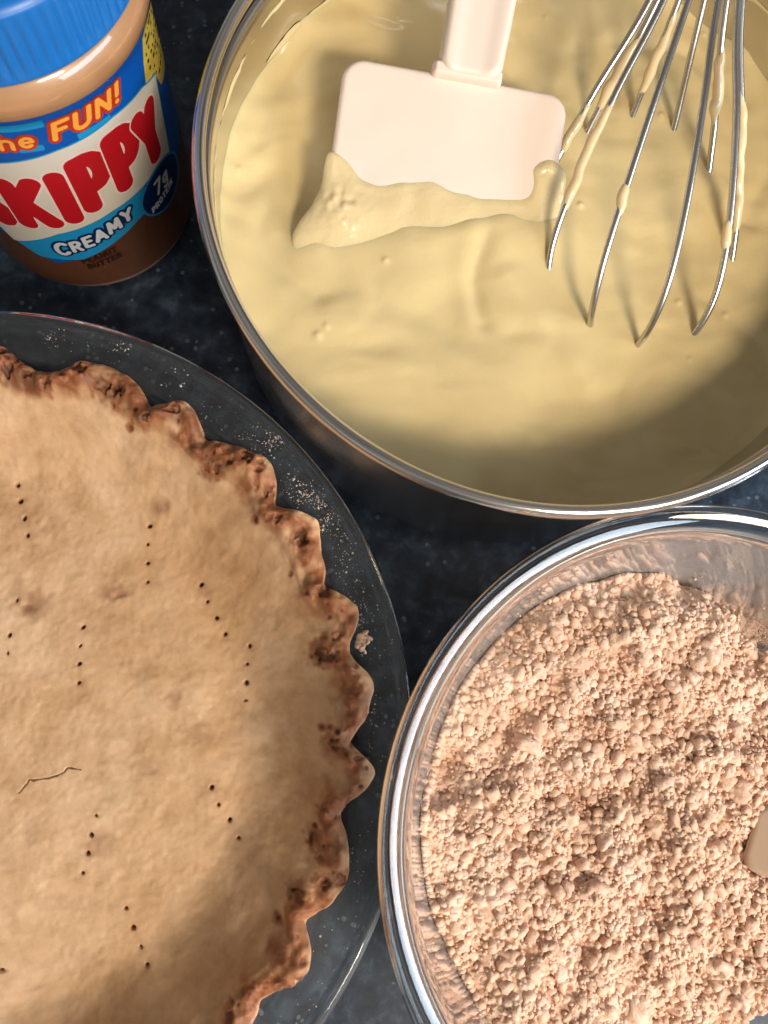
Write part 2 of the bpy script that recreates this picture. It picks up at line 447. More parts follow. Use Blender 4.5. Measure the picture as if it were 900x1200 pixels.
# ------------------------------------------------------------------ spatula
def build_spatula():
    k = .38; ny = 1 / math.hypot(1, k)
    c0 = np.array((40.8, 149.5)); z0 = 58 + k * (c0[1] - 127) + 4.6
    root = empty('spatula', (c0[0], c0[1], z0), 'pale pink silicone spatula dipped in the custard with its handle over the rim', 'spatula')
    ang = math.radians(-6.6)
    U = np.array((math.cos(ang), math.sin(ang), 0)); U[2] = k * U[1]; U /= np.linalg.norm(U)
    Nn = np.array((0, -k, 1.0)); Nn /= np.linalg.norm(Nn); V = np.cross(Nn, U)
    def place(u, v, w): return u[:, None] * U + v[:, None] * V + w[:, None] * Nn
    # blade: rounded slab, thin towards the edges
    def rr_sd(X, Y, hw, hl, rad, cy=0): 
        qx = np.abs(X) - hw + rad; qy = np.abs(Y - cy) - hl + rad
        return np.hypot(np.maximum(qx, 0), np.maximum(qy, 0)) + np.minimum(np.maximum(qx, qy), 0) - rad
    def slab(name, fn, box, step, top, bot, mat, round_=1.2, extra=None):
        v, f = march(fn, *box, step)
        d = np.maximum(-fn(v[:, 0], v[:, 1]), 0); e = np.sqrt(np.clip(1 - (1 - np.clip(d / round_, 0, 1)) ** 2, 0, 1))
        mid = (top + bot) / 2; ht = (top - bot) / 2
        wt = mid + ht * e + (extra(v) * e if extra else 0); wb = mid - ht * e
        n = len(v)
        P = np.vstack([place(v[:, 0], v[:, 1], wt), place(v[:, 0], v[:, 1], wb)])
        F = f + [np.flip(q, 1) + n for q in f]
        return obj(name, np_mesh(name, P, F), mat, root)
    blade = lambda X, Y: rr_sd(X, Y, 34.6 - .012 * (Y), 29.0, 6.5, -4.0)
    slab('blade', blade, (-38, 38, -36, 28), .6, 1.6, -1.6, M_SILI, 1.5, lambda v: .5 * np.exp(-((v[:, 0]) / 16) ** 2) - .15 * noise2(v[:, 0] / 9, v[:, 1] / 9, 2))
    hx = 2.6
    slab('collar', lambda X, Y: rr_sd(X - hx + .5, Y, 10.6, 2.3, 1.4, 25.4), (-14, 22, 20, 30), .35, 5.6, -2.2, M_SILI, 1.2)
    hand = lambda X, Y: rr_sd(X - hx - .035 * (Y - 26), Y, 9.6 + .018 * (Y - 26), 78, 5, 102)
    slab('handle', hand, (-16, 34, 20, 184), .7, 7.0, -.4, M_SILI, 2.2, lambda v: -.9 * np.exp(-(np.abs(v[:, 0] - hx - .035 * (v[:, 1] - 26)) / 5.5) ** 4))
    # custard on the blade: outline in blade coordinates
    out = [(-41, -36), (-42.5, -28), (-41, -23), (-37.5, -17), (-36, -9), (-35, -2.5), (-31, -4), (-25, -8.5), (-18, -8.5), (-10, -6.0), (-4, -4.5), (4, -7.6),
           (14, -8.2), (22, -7.2), (26.5, -5.5), (27.0, -2), (26.4, 2), (28.5, 5.2), (32, 6.2), (35.4, 4), (36.8, 0), (36.2, -8), (37, -17), (34, -28), (22, -35), (9, -38), (0, -39), (-9, -40.5), (-18, -40), (-26, -40), (-35, -40)]
    q_ = np.asarray(out); q_ = np.vstack([q_[-1:], q_, q_[:2]])
    out = [tuple(p_) for p_ in smooth_profile(q_, 4)[4:-4]][:-1]
    sd = lambda X, Y: poly_sd(X + .5 * noise2(X / 6, Y / 6, 41), Y + .6 * noise2(X / 6, Y / 6, 43), out) - .6
    v, f = march(sd, -47, 42, -46, 16, .5)
    d = np.maximum(-sd(v[:, 0], v[:, 1]), 0)
    low = sstep(-2, -20, v[:, 1])
    T = .35 + .3 * np.exp(-((d - 2.2) / 1.6) ** 2) * (1 - low) * (1 + .8 * noise2(v[:, 0] / 5, 1.0, 12)) + 1.7 * low + .7 * fbm(v[:, 0] / 11, v[:, 1] / 11, 17, 2) + 1.5 * np.exp(-((v[:, 0] + 30) ** 2 + (v[:, 1] + 20) ** 2) / 60) + 1.0 * np.exp(-((v[:, 0] - 31) ** 2 + (v[:, 1] - 3) ** 2) / 18)
    lump = .6 * noise2(v[:, 0] / 1.7, v[:, 1] / 1.7, 55) * np.exp(-((v[:, 0] + 30) ** 2 + (v[:, 1] + 17) ** 2) / 40)
    wd = np.where(v[:, 1] < -18, 8.0, 4.2 + 3.0 * low)
    e = np.sqrt(np.clip(1 - (1 - np.clip(d / wd, 0, 1)) ** 2, 0, 1))
    w = 1.45 + (T + lump) * e
    obj('custard_coating', np_mesh('custard_coating', place(v[:, 0], v[:, 1], w), f), mat_custard('wet_custard', .16, .8, (.775, .63, .36)), root)
build_spatula()

# ------------------------------------------------------------------ whisk
def build_whisk():
    A = np.array((96.5, 101.0, 36.0)); B = np.array((113.0, 205.0, 114.0))
    root = empty('whisk', tuple(A), 'steel balloon whisk standing in the custard, wires dripping', 'whisk')
    ax = B - A; L = np.linalg.norm(ax); ax /= L
    s1 = np.cross(ax, (0, 0, 1.0)); s1 /= np.linalg.norm(s1); s2 = np.cross(s1, ax)
    half = smooth_profile([(0, 0), (13, 1.8), (24, 7.0), (31, 16.5), (33.6, 31), (30.2, 52), (22.6, 78), (14.2, 101), (6.6, L)], 14)   # (radius, distance from tip)
    CW = mat_custard('dripping_custard', .16, .3, (.77, .63, .39))
    offs = [8, 44, 80, 116, 152]
    for i, a in enumerate(offs):
        a = math.radians(a); d = math.cos(a) * s1 + math.sin(a) * s2
        sc = 1 - .025 * i
        h = half.copy(); h[:, 0] *= sc
        tip = 1.9 * i
        left = np.array([ax * (y + tip * (1 - y / L)) - d * r for r, y in h[::-1]])
        right = np.array([ax * (y + tip * (1 - y / L)) + d * r for r, y in h[1:]])
        path = np.vstack([left, right])
        V, F = tube(path, 1.05, 12)
        wire = obj('wire', np_mesh('wire', V, [F]), M_WIRE, root)
        # custard clinging to the wire
        n = len(path); seg = np.linalg.norm(np.diff(path, axis=0), axis=1); ss = np.r_[0, np.cumsum(seg)]
        dense = np.linspace(0, ss[-1], 700); P = np.stack([np.interp(dense, ss, path[:, c]) for c in range(3)], 1)
        wz = P[:, 2] + A[2]
        lump = np.clip(noise2(dense / 22.0, i * 3.1, 60 + i) * .8 + .35 * noise2(dense / 3.2, i * 1.7, 90 + i) - .05 + .35 * np.exp(-((wz - 76) / 9) ** 2) - .9 * sstep(86, 102, wz) - 1.1 * sstep(70, 63, wz), 0, None)
        lump = np.clip(lump - 1.5 * sstep(50, 36, P @ ax), 0, None)
        for run in np.split(np.arange(700), np.nonzero(np.diff((lump > .04).astype(int)))[0] + 1):
            if len(run) < 8 or lump[run[0]] <= .04: continue
            if wz[run].min() > 100 or wz[run].max() < 56: continue
            run = run[::2]
            t = np.linspace(0, 1, len(run)); ends = np.clip(np.sin(np.pi * t), 0, 1) ** .55
            rad = .8 + (0.40 + .95 * lump[run]) * ends
            Pp = P[run].copy(); Pp[:, 2] -= .35 * lump[run] * ends; Pp[:, 0] += .5 * noise2(dense[run] / 4., 2.2, 7) * ends
            Vv, Ff = tube(Pp, rad, 10)
            obj('custard_drip', np_mesh('custard_drip', Vv, [Ff]), CW, wire)
    # collar and handle beyond the frame
    prof = smooth_profile([(.01, L - 8), (8.6, L - 7), (9.4, L), (9.6, L + 12), (9.0, L + 16)], 4)
    rot = mathutils.Vector(ax).to_track_quat('Z', 'Y')
    cl = obj('collar', lathe('collar', prof, 40, closed=False), M_HANDLE, root); cl.rotation_mode = 'QUATERNION'; cl.rotation_quaternion = rot
    prof = smooth_profile([(9.0, L + 16), (10, L + 26), (11.2, L + 50), (10.6, L + 80), (9.5, L + 105), (9.8, L + 116), (5, L + 121), (.01, L + 122)], 5)
    hd = obj('handle', lathe('handle', prof, 40, closed=False), M_HANDLE, root); hd.rotation_mode = 'QUATERNION'; hd.rotation_quaternion = rot
build_whisk()

# ------------------------------------------------------------------ glass pie plate, crust, flour
PLATE = np.array((-101.4, -18.8))
FL_IN, FL_OUT = (113.0, 36.6), (131.0, 41.0)
def flange_z(r): return np.interp(r, [113, 117, 124, 127.2, 131], [36.4, 38.2, 39.3, 39.6, 41.2])
def build_plate():
    root = empty('pie_plate', (PLATE[0], PLATE[1], 0), 'clear glass pie plate with wide rim holding the baked crust', 'pie plate')
    up = [(.01, 4.6), (60, 4.6), (84, 4.8), (89, 6.2), (93, 10.5), (100, 21), (107, 31), (110.5, 34.8), (113, 36.4), (117, 38.2), (124, 39.3), (127.2, 39.6), (128.8, 40.6), (130.2, 41.3), (131.4, 41.0)]
    dn = [(132.1, 40.1), (131.8, 38.3), (129.5, 36.7), (124, 35.6), (118, 33.9), (114.5, 31.5), (111, 27.5), (104, 17.0), (97, 6.5), (93.0, 1.8), (88.5, .15), (84, .6), (60, .7), (.01, .7)]
    prof = np.vstack([smooth_profile(up, 5), smooth_profile(dn, 5)])
    me = lathe('plate_body', prof, 220)
    fattr(me, 'dust_haze', np.ones(len(me.vertices)))
    obj('plate_body', me, M_PLATE, root)
build_plate()

HOLES = [[0.7, 82.0], [1.9, 76.4], [3.7, 70.4], [5.1, 64.5], [46.0, 67.4], [45.4, 61.2], [45.6, 54.7], [45.8, 48.2], [63.9, 47.2], [66.1, 41.4], [69.3, 35.8], [72.3, 30.3], [25.0, 33.2], [24.5, 27.0], [24.5, 21.1], [24.5, 14.9],
         [80.7, 26.2], [79.9, 20.2], [79.7, 14.0], [79.5, 8.1], [1.4, 30.9], [1.2, 25.0], [68.8, -19.6], [71.1, -25.1], [74.8, -30.0], [77.9, -35.4], [32.3, -27.1], [30.9, -33.1], [30.1, -38.7], [28.8, -44.6], [42.8, -55.6], [45.2, -61.5], [47.8, -67.1], [50.3, -72.0], [5.2, -72.4], [2.9, 42.5],
         [-30, 20], [-31, 26], [-32, 32], [-33, 38], [-22, -30], [-24, -36], [-25, -42], [-27, -48], [-60, 5], [-59, -1], [-59, -7], [-58, -13]]
CRACK = [[7.5, -19.8], [10.7, -15.4], [16.9, -15.0], [19.5, -14.3], [22.6, -12.2], [26.7, -13.1]]
SPOTS = [(7.9, 41.9, 4.2, .42), (6.2, 39.9, 1.6, .7), (35.1, 46.0, 3.4, .5), (38.0, 46.0, 2.4, .35), (49.9, 73.4, 2.6, .40), (55.3, 8.8, 2.2, .28), (12.8, 68.0, 3, .2), (47, -13, 3, .18), (44, 20, 4, .14), (62, -2, 3, .16), (33, -36, 3.5, .25)]
lower = lambda h: [[.983 * (h[0] + PLATE[0]) - PLATE[0], .983 * (h[1] + PLATE[1]) - PLATE[1]] + list(h[2:])][0]
HOLES = [lower(h) for h in HOLES]; CRACK = [lower(h) for h in CRACK]; SPOTS = [lower(h) for h in SPOTS]
PEAKS = np.array([-62, -48.5, -34.9, -22, -6.2, 6.7, 18.4, 31.1, 42.6, 58.6, 72.9, 87.5, 101.5])
def build_crust():
    th = np.unique(np.concatenate([np.linspace(-72, 98, 1000), np.linspace(98, 288, 170)[:-1]]))
    deg = th; T = np.radians(th)
    xs = np.concatenate([PEAKS, PEAKS[-1] + 13.4 * np.arange(1, 15)]); xs = xs[xs < PEAKS[0] + 360 - 6]
    xs = np.r_[xs, PEAKS[0] + 360]; ph = np.interp((deg - PEAKS[0]) % 360 + PEAKS[0], xs, 2 * np.pi * np.arange(len(xs)))
    flo = np.linspace(.01, 78, 236)
    wall = smooth_profile([(78, 14.0), (83.0, 14.8), (88, 17.2), (93, 21.4), (99, 27.4), (104, 33.2), (106.8, 37.0)], 13)[1:]
    ridge = smooth_profile([(106.8, 37.0), (108.2, 40.2), (110.6, 42.4), (113.2, 42.9), (115.3, 41.8), (116.4, 40.2), (115.6, 38.3), (112.5, 37.0), (108.5, 33.6)], 9)[1:]
    prof = np.vstack([np.stack([flo, np.full(len(flo), 14.0)], 1), wall, ridge, [(100, 21.8), (93, 11.3), (88.5, 6.9), (83, 5.5), (.01, 5.4)]])
    nR, nT = len(prof), len(T); n_top = len(flo) + len(wall)
    R0 = prof[:, 0][:, None] * np.ones(nT); Z = prof[:, 1][:, None] * np.ones(nT)
    idx = np.arange(nR)[:, None]
    under = sstep(n_top + len(ridge) - 12, n_top + len(ridge) + 1, idx)         # fade all relief out on the hidden underside
    w = sstep(104, 112, R0) * (1 - under)
    amp = 3.7 + 1.7 * noise2(deg / 12., 3.3, 14)[None]
    pw = ph + .30 * np.sin(ph) + 1.0 * noise2(deg / 11., 7.7, 44); c = (2 * (np.cos(pw / 2) ** 2 + .012) ** .42 - 1.25)[None]
    irr = 1.5 * noise2(deg / 4.0, 1.7, 5)[None] + .5 * noise2(deg / 1.9, 2.9, 15)[None] + .8 * noise2(deg / 17., 2.2, 6)[None]
    cs = c
    R = R0 + w * (amp * cs + irr + 1.0)
    lean = np.sin(ph)[None]
    x0, y0 = R * np.cos(T), R * np.sin(T)
    on_ridge = sstep(106, 110, R0) * (1 - under)
    Z = Z + on_ridge * (1.2 * lean + .9 * c + 1.7 * noise2(x0 / 6, y0 / 6, 9) + 0.75 * noise2(x0 / 2.4, y0 / 2.4, 19) + .3 * np.abs(noise2(x0 / 1.3, y0 / 1.3, 29)))
    top = (1 - under)
    wl = sstep(84, 98, R0)
    Z = Z + top * ((.95 * fbm(x0 / 22, y0 / 22, 1, 3) + .42 * fbm(x0 / 7, y0 / 7, 2, 3)) * (1 + .9 * wl) + .10 * noise2(x0 / 1.6, y0 / 1.6, 3))
    # folds running down the side
    Z = Z + top * wl * (1 - on_ridge) * (.55 * noise2(deg[None] / 5.5 + .03 * R0, R0 / 30, 23) - .12 * c)
    dark = np.zeros_like(Z); brown = np.zeros_like(Z)
    vis = (idx < n_top) & (R0 < 92)
    rh = np.random.default_rng(21)
    for hx, hy in HOLES:
        ea, es, hr = rh.uniform(0, 3.14), rh.uniform(.7, 1.0), rh.uniform(.65, 1.12)
        dx_, dy_ = x0 - hx, y0 - hy
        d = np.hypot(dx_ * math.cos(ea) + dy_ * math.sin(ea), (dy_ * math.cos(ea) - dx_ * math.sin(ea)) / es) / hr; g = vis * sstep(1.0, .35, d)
        Z = Z - 2.9 * hr * g - .25 * vis * np.exp(-(d / 1.6) ** 2); dark = np.maximum(dark, .5 * g); brown = np.maximum(brown, .25 * vis * np.exp(-(d / 1.8) ** 2))  # shade inside the holes is also put into the colour; mouths lightly browned
    cd = np.full(Z.shape, 1e9)
    for a, b_ in zip(CRACK[:-1], CRACK[1:]): cd = np.minimum(cd, seg_d(x0, y0 + .5 * noise2(x0 / 1.5, y0 / 1.5, 7), a, b_))
    cw = .10 + .30 * np.clip(noise2(x0 / 2.2, y0 / 2.2, 88) + .2, 0, 1); Z = Z - .9 * vis * sstep(cw + .1, cw * .2, cd) * (noise2(x0 / 2.6, y0 / 2.6, 99) > -.35); dark = np.maximum(dark, .42 * vis * sstep(.40, .08, cd) * (noise2(x0 / 2.6, y0 / 2.6, 99) > -.35))  # crack shade painted in too, as the groove's far wall catches light
    for sx, sy, sr, sa in SPOTS:
        d = np.hypot((x0 - sx) * .8, y0 - sy) + sr * .35 * noise2(x0 / 2.2, y0 / 2.2, 33)
        g = vis * sstep(sr * 1.7, sr * .15, d); brown = np.maximum(brown, 1.1 * sa * g); dark = np.maximum(dark, .35 * sa * g); Z = Z - .5 * g
    # baked edge
    nb = fbm(x0 / 5, y0 / 5, 71, 3)
    brown = np.maximum(brown, np.clip(sstep(105.2, 110.6, R0 + 2.6 * nb) * (1.05 + .5 * nb) * (1 - .75 * sstep(115.2, 116.6, R0) * (nb > -.15)), 0, 1.15) * top)
    brown = brown * (1 - .65 * on_ridge * sstep(112.5, 115, R0) * sstep(.0, .6, np.sin(ph + .9)[None] + .35 * nb))
    # browning lower down at the far side (thin pastry) is uneven
    r2 = np.random.default_rng(12)
    for k in range(150):
        a = math.radians(r2.uniform(-75, 105)); rad = r2.uniform(108.5, 116) ; ps = .6 + 1.9 * r2.uniform() ** 2.2
        kk = np.interp(math.degrees(a), np.sort(deg), ph[np.argsort(deg)])
        rad += 4 * math.cos(kk)
        cx, cy = rad * math.cos(a), rad * math.sin(a)
        j0, j1 = np.searchsorted(deg, math.degrees(a) - 3), np.searchsorted(deg, math.degrees(a) + 3)
        i0, i1 = len(flo) + len(wall) // 2, n_top + len(ridge) - 4
        sl = (slice(i0, i1), slice(j0, j1))
        d = np.hypot(x0[sl] - cx, (y0[sl] - cy)) + ps * .55 * noise2(x0[sl] / 1.3, y0[sl] / 1.3, 3 + k % 5)
        g = sstep(ps, ps * .35, d); Z[sl] -= .9 * ps * g * .7; dark[sl] = np.maximum(dark[sl], r2.uniform(.25, .95) * g)
        brown[sl] = np.maximum(brown[sl], sstep(ps * 2.4, ps, d))
    v = np.stack([R * np.cos(T), R * np.sin(T), Z], -1).reshape(-1, 3)
    me = np_mesh('pie_crust', v, [grid_faces(nR, nT, wrap_c=True)])
    fattr(me, 'brown', brown); fattr(me, 'dark', dark)
    o = obj('pie_crust', me, M_CRUST, None, (PLATE[0], PLATE[1], 0))
    tag(o, 'baked golden pie crust with fork holes and browned crimped edge', 'pie crust')
build_crust()

def ico(sub):
    import bmesh
    bm = bmesh.new(); bmesh.ops.create_icosphere(bm, subdivisions=sub, radius=1.0)
    bm.verts.ensure_lookup_table()
    v = np.array([p.co[:] for p in bm.verts]); f = np.array([[q.index for q in fc.verts] for fc in bm.faces]); bm.free()
    return v, f
def rand_rot(n, r):
    q = r.normal(size=(n, 4)); q /= np.linalg.norm(q, axis=1)[:, None]; w, x, y, z = q.T
    return np.stack([np.stack([1 - 2 * (y * y + z * z), 2 * (x * y - z * w), 2 * (x * z + y * w)], -1),
                     np.stack([2 * (x * y + z * w), 1 - 2 * (x * x + z * z), 2 * (y * z - x * w)], -1),
                     np.stack([2 * (x * z - y * w), 2 * (y * z + x * w), 1 - 2 * (x * x + y * y)], -1)], 1)
def grains(pos, scale, sub, r, lump=.28, nvar=14, freq=1.3):
    v0, f0 = ico(sub); var = []
    for k in range(nvar):
        d = 1 + lump * noise3(v0[:, 0] * freq + 17 * k, v0[:, 1] * freq, v0[:, 2] * freq, k) + lump * .45 * noise3(v0[:, 0] * freq * 2.6 + 5 * k, v0[:, 1] * freq * 2.6, v0[:, 2] * freq * 2.6, k + 50)
        var.append(v0 * d[:, None])
    var = np.array(var); n = len(pos)
    V = var[r.integers(0, nvar, n)] * (np.asarray(scale)[:, None, :] if np.ndim(scale) == 2 else np.asarray(scale)[:, None, None])
    V = np.einsum('nij,nkj->nki', rand_rot(n, r), V) + np.asarray(pos)[:, None]
    F = f0[None] + (np.arange(n) * len(v0))[:, None, None]
    return V.reshape(-1, 3), F.reshape(-1, 3)

FLOUR = [(-81, 105, 2.6, 60), (-61, 103.5, 2.2, 50), (-58, 101, 1.5, 20), (-32.9, 79.9, 2.2, 30), (-17.4, 68.6, 2.2, 60), (-22, 73, 3.4, 60), (-12.5, 70.5, 1.8, 150), (-9.8, 71.6, 1.0, 80), (-7.5, 55.5, 3.0, 80), (-1.8, 53.4, 1.8, 150), (-3.5, 56, 2.6, 90), (2, 50.7, 2.0, 150), (5.4, 45.2, 2.0, 120), (4, 42, 2.4, 50),
         (8.1, 39.8, 2.4, 60), (9.3, 30.4, 2.5, 50), (10.5, 34, 2, 25), (13.3, 25, 2.2, 50), (14.6, 14, 1.8, 130), (14.2, 17.5, 1.9, 70), (15.7, 4.5, 1.2, 50), (17.5, -9, 2.4, 30), (18.5, -17, 2.5, 40), (17, -24, 3, 30), (15.5, -32, 2.6, 25), (12, -52, 2.5, 35), (9, -59, 3, 30), (2, -75, 3, 25), (-42, 92, 5, 35)]
def build_flour():
    r = np.random.default_rng(5); pos = []; sc = []
    for x, y, s, n in FLOUR:
        n = int(n * .38); p = r.normal(size=(n, 2)) * s * np.array([.8, 1.05]) + (x, y); pos.append(p); sc.append(r.lognormal(-1.75, .42, n))
    a = r.uniform(-.9, 1.45, 260); rr = r.uniform(121, 131, 260); pos.append(np.stack([PLATE[0] + rr * np.cos(a), PLATE[1] + rr * np.sin(a)], 1)); sc.append(r.lognormal(-1.9, .3, 260))
    pos = np.vstack(pos); sc = np.clip(np.concatenate(sc), .08, .7); rad = np.hypot(*(pos - PLATE).T)
    k = (rad > 118.5) & (rad < 129); pos, sc, rad = pos[k], sc[k], rad[k]
    z = flange_z(rad) + sc * .25
    V, F = grains(np.column_stack([pos - PLATE, z]), np.column_stack([sc, sc * .9, sc * .55]), 1, r, .35)
    V[:, 2] = np.maximum(V[:, 2], np.interp(np.hypot(V[:, 0], V[:, 1]), [113, 117, 124, 127.2, 131], [36.4, 38.2, 39.3, 39.6, 41.2]) + .02)
    o = obj('flour_dust', np_mesh('flour_dust', V, [F], True), M_FLOUR, None, (PLATE[0], PLATE[1], 0))
    tag(o, 'white flour specks scattered on the rim of the pie plate', 'flour', kind='stuff')
    c = np.array((15.9, 7.6)); rad = np.hypot(*(c - PLATE))
    n = 26; p = r.normal(size=(n, 2)) * (.95, 1.35); s = r.uniform(.5, 1.05, n)
    V, F = grains(np.column_stack([p, s * .45 + r.uniform(0, .3, n)]), np.column_stack([s, s, s * .6]), 2, r, .3)
    V[:, 2] = np.maximum(V[:, 2], .03 + .17 * V[:, 0])
    o = obj('pastry_crumb', np_mesh('pastry_crumb', V, [F]), M_CRUMB, None, (c[0], c[1], float(flange_z(rad))))
    tag(o, 'loose pastry crumb lying on the glass plate rim', 'crumb')
build_flour()

# ------------------------------------------------------------------ glass bowl with crumbs
BOWL = np.array((110.7, -49.3))
BOWL_IN = [(.01, 5.0), (38, 5.2), (52, 7.2), (62, 12.5), (69, 20.5), (74.6, 31), (79, 44), (82.6, 58), (84.4, 66), (85.6, 68.8), (87.0, 70.6)]
def bowl_r(z): return np.interp(z, [p[1] for p in BOWL_IN], [p[0] for p in BOWL_IN])
def bowl_z(r): return np.interp(r, [p[0] for p in BOWL_IN], [p[1] for p in BOWL_IN])
def build_bowl():
    root = empty('glass_bowl', (BOWL[0], BOWL[1], 0), 'clear glass mixing bowl holding tan crumbs', 'bowl')
    lip = [(88.6, 71.75), (90.2, 72.6), (91.6, 73.1), (92.8, 73.0), (93.6, 72.0), (93.7, 70.2), (92.8, 67.8), (90.6, 66.4), (88.6, 64.2)]
    out = [(87, 58), (83.4, 44), (79, 30.5), (73, 18.5), (65.5, 9.5), (56, 3.2), (50, .9), (46, .15), (42, .5), (38, 1.2), (.01, 1.2)]
    prof = np.vstack([smooth_profile(BOWL_IN + lip + out, 6)])
    me = lathe('bowl_body', prof, 240)
    co = np.empty(len(me.vertices) * 3, np.float32); me.vertices.foreach_get('co', co); co = co.reshape(-1, 3) / MM
    ri = np.hypot(co[:, 0], co[:, 1]); k = np.arange(len(co)) // 240
    inner = k < 6 * 10
    ang = np.degrees(np.arctan2(co[:, 1], co[:, 0]))
    fattr(me, 'dust_haze', inner * (.72 + .9 * np.exp(-((ang - 62) / 42) ** 2)) * (.3 + .7 * sstep(69.5, 64, co[:, 2])) * sstep(24, 40, co[:, 2]))  # part powder, part grey haze painted over the crumbs' reflections in the wall
    obj('bowl_body', me, M_BOWL, root)
build_bowl()

def heap(x, y):
    """top of the crumb heap, bowl coordinates"""
    r = np.hypot(x, y)
    h = 40.5 + 9 * (1 - (r / 78) ** 2) + 5.5 * fbm(x / 28, y / 28, 3, 3) + 3.4 * fbm(x / 10, y / 10, 6, 2)
    h = h + 3.5 * np.exp(-(seg_d(x, y, (-58, 40), (-2, 66)) / 9) ** 2) + 3 * np.exp(-(seg_d(x, y, (-66, -28), (-50, -50)) / 9) ** 2)
    h = h - 5 * np.exp(-((x + 18) ** 2 + (y + 52) ** 2) / 160) - 4 * np.exp(-((x + 30) ** 2 + (y - 10) ** 2) / 300)
    h = h - 5.5 * np.exp(-(seg_d(x, y, (24, -3), (60, -18)) / 9) ** 2)
    # scooped away at the right: steep broken face down to the glass
    e = poly_sd(x, y, [(3, 95), (6, 79), (12, 72), (19, 64), (27, 55), (34, 47), (44, 34), (44, 18), (40, 6), (40, -20), (44, -24), (42, -32), (30, -43), (22, -51), (14, -57), (6, -64), (4, -74), (30, -95), (110, -95), (110, 95)])
    e = e + 2.5 * fbm(x / 7, y / 7, 15, 3)
    return np.where(e > 0, h - 3.0 * np.exp(-e / 3.0), h - 3.0 + e * 2.2)
def build_crumbs():
    r = np.random.default_rng(3)
    nt_, nr = 760, 210
    th = np.linspace(0, 2 * np.pi, nt_, endpoint=False); rs = np.linspace(0, 84, 1600)
    RR, TT = np.meshgrid(rs, th, indexing='ij')
    ok = heap(RR * np.cos(TT), RR * np.sin(TT)) > bowl_z(RR) + .05
    edge = rs[np.where(ok.all(0), 1599, np.argmin(ok, 0) - 1)]
    edge = np.maximum(edge, 8)
    u = np.linspace(0.0005, 1, nr)[:, None]
    R_ = u * edge[None] + .55 * u ** 60; X, Y = R_ * np.cos(th), R_ * np.sin(th)
    Z = heap(X, Y) - .75 * (1 - u ** 8) + .8 * noise2(X / 1.5, Y / 1.5, 8) + .45 * noise2(X / .7, Y / .7, 18)
    Z = np.maximum(Z, np.minimum(bowl_z(R_), bowl_z(u * edge[None])) + .06)
    t = np.linspace(0, 1, 24)[1:, None]                      # side of the heap against the glass
    rk = edge[None] * (1 - t) + 4 * t; zk = bowl_z(rk) + .06 + .3 * t
    X2, Y2 = rk * np.cos(th), rk * np.sin(th)
    v0 = np.stack([np.vstack([X, X2]), np.vstack([Y, Y2]), np.vstack([Z, zk])], -1).reshape(-1, 3)
    f0 = grid_faces(nr + 23, nt_, wrap_c=True)
    def scatter(m, lo, hi, sink, seed):
        x, y = r.uniform(-80, 80, m), r.uniform(-80, 80, m)
        s = lo * (hi / lo) ** (r.uniform(0, 1, m) ** 1.7)
        h = heap(x, y); z = h - s * sink + r.uniform(-.5, .5, m) * s
        fl = bowl_z(np.hypot(x, y))
        rad = bowl_r(np.clip(z, 5.2, 71))
        okk = (h > fl + .2) & (np.hypot(x, y) < rad - s * 1.05) & (z > fl + s * .8) & ((y > -75))
        return np.column_stack([x, y, z])[okk], s[okk]
    parts = []
    p, s = scatter(13500, .38, 1.25, .5, 1); parts.append(grains(p, s[:, None] * r.uniform(.75, 1.2, (len(s), 3)), 1, r, .42, 14, 1.7))
    p, s = scatter(2700, 1.2, 2.3, .55, 2); parts.append(grains(p, s[:, None] * r.uniform(.72, 1.2, (len(s), 3)), 2, r, .48, 14, 1.7))
    p, s = scatter(200, 2.0, 4.2, .7, 3); parts.append(grains(p, s[:, None] * r.uniform(.65, 1.25, (len(s), 3)), 3, r, .5, 14, 1.8))
    m = 900; a = r.uniform(0, 2 * np.pi, m); s = .5 + .9 * r.uniform(0, 1, m) ** 2       # grains pressed against the glass
    ed = np.interp(a, np.r_[th, 2 * np.pi], np.r_[edge, edge[0]]); k = ed > 72; a, s, ed = a[k], s[k], ed[k]
    ed = ed - s * 1.12 + .15; zz = heap(ed * np.cos(a), ed * np.sin(a)) + r.uniform(-.3, .8, len(a)) * s
    ed = np.minimum(ed, bowl_r(np.clip(zz, 5.2, 70)) - s * 1.02)
    parts.append(grains(np.column_stack([ed * np.cos(a), ed * np.sin(a), zz]), s, 2, r, .25))
    # strays on the bare glass
    m = 260; a = r.uniform(-1.0, 2.4, m); rr = r.uniform(20, 80, m); x, y = rr * np.cos(a), rr * np.sin(a); s = r.lognormal(-1.0, .4, m) * .8
    k = (heap(x, y) < bowl_z(rr)); x, y, s, rr = x[k], y[k], s[k], rr[k]
    parts.append(grains(np.column_stack([x * (1 - s * .8 / rr), y * (1 - s * .8 / rr), bowl_z(rr) + s * .8]), s, 1, r, .3))
    vs, fs, off = [v0], [], len(v0)
    for v, f in parts: vs.append(v); fs.append(f + off); off += len(v)
    o = obj('crumb_mixture', np_mesh('crumb_mixture', np.vstack(vs), [f0, np.vstack(fs)]), M_CRUMB, None, (BOWL[0], BOWL[1], 0))
    tag(o, 'heap of tan peanut butter crumbs inside the glass bowl', 'crumbs', kind='stuff')
build_crumbs()

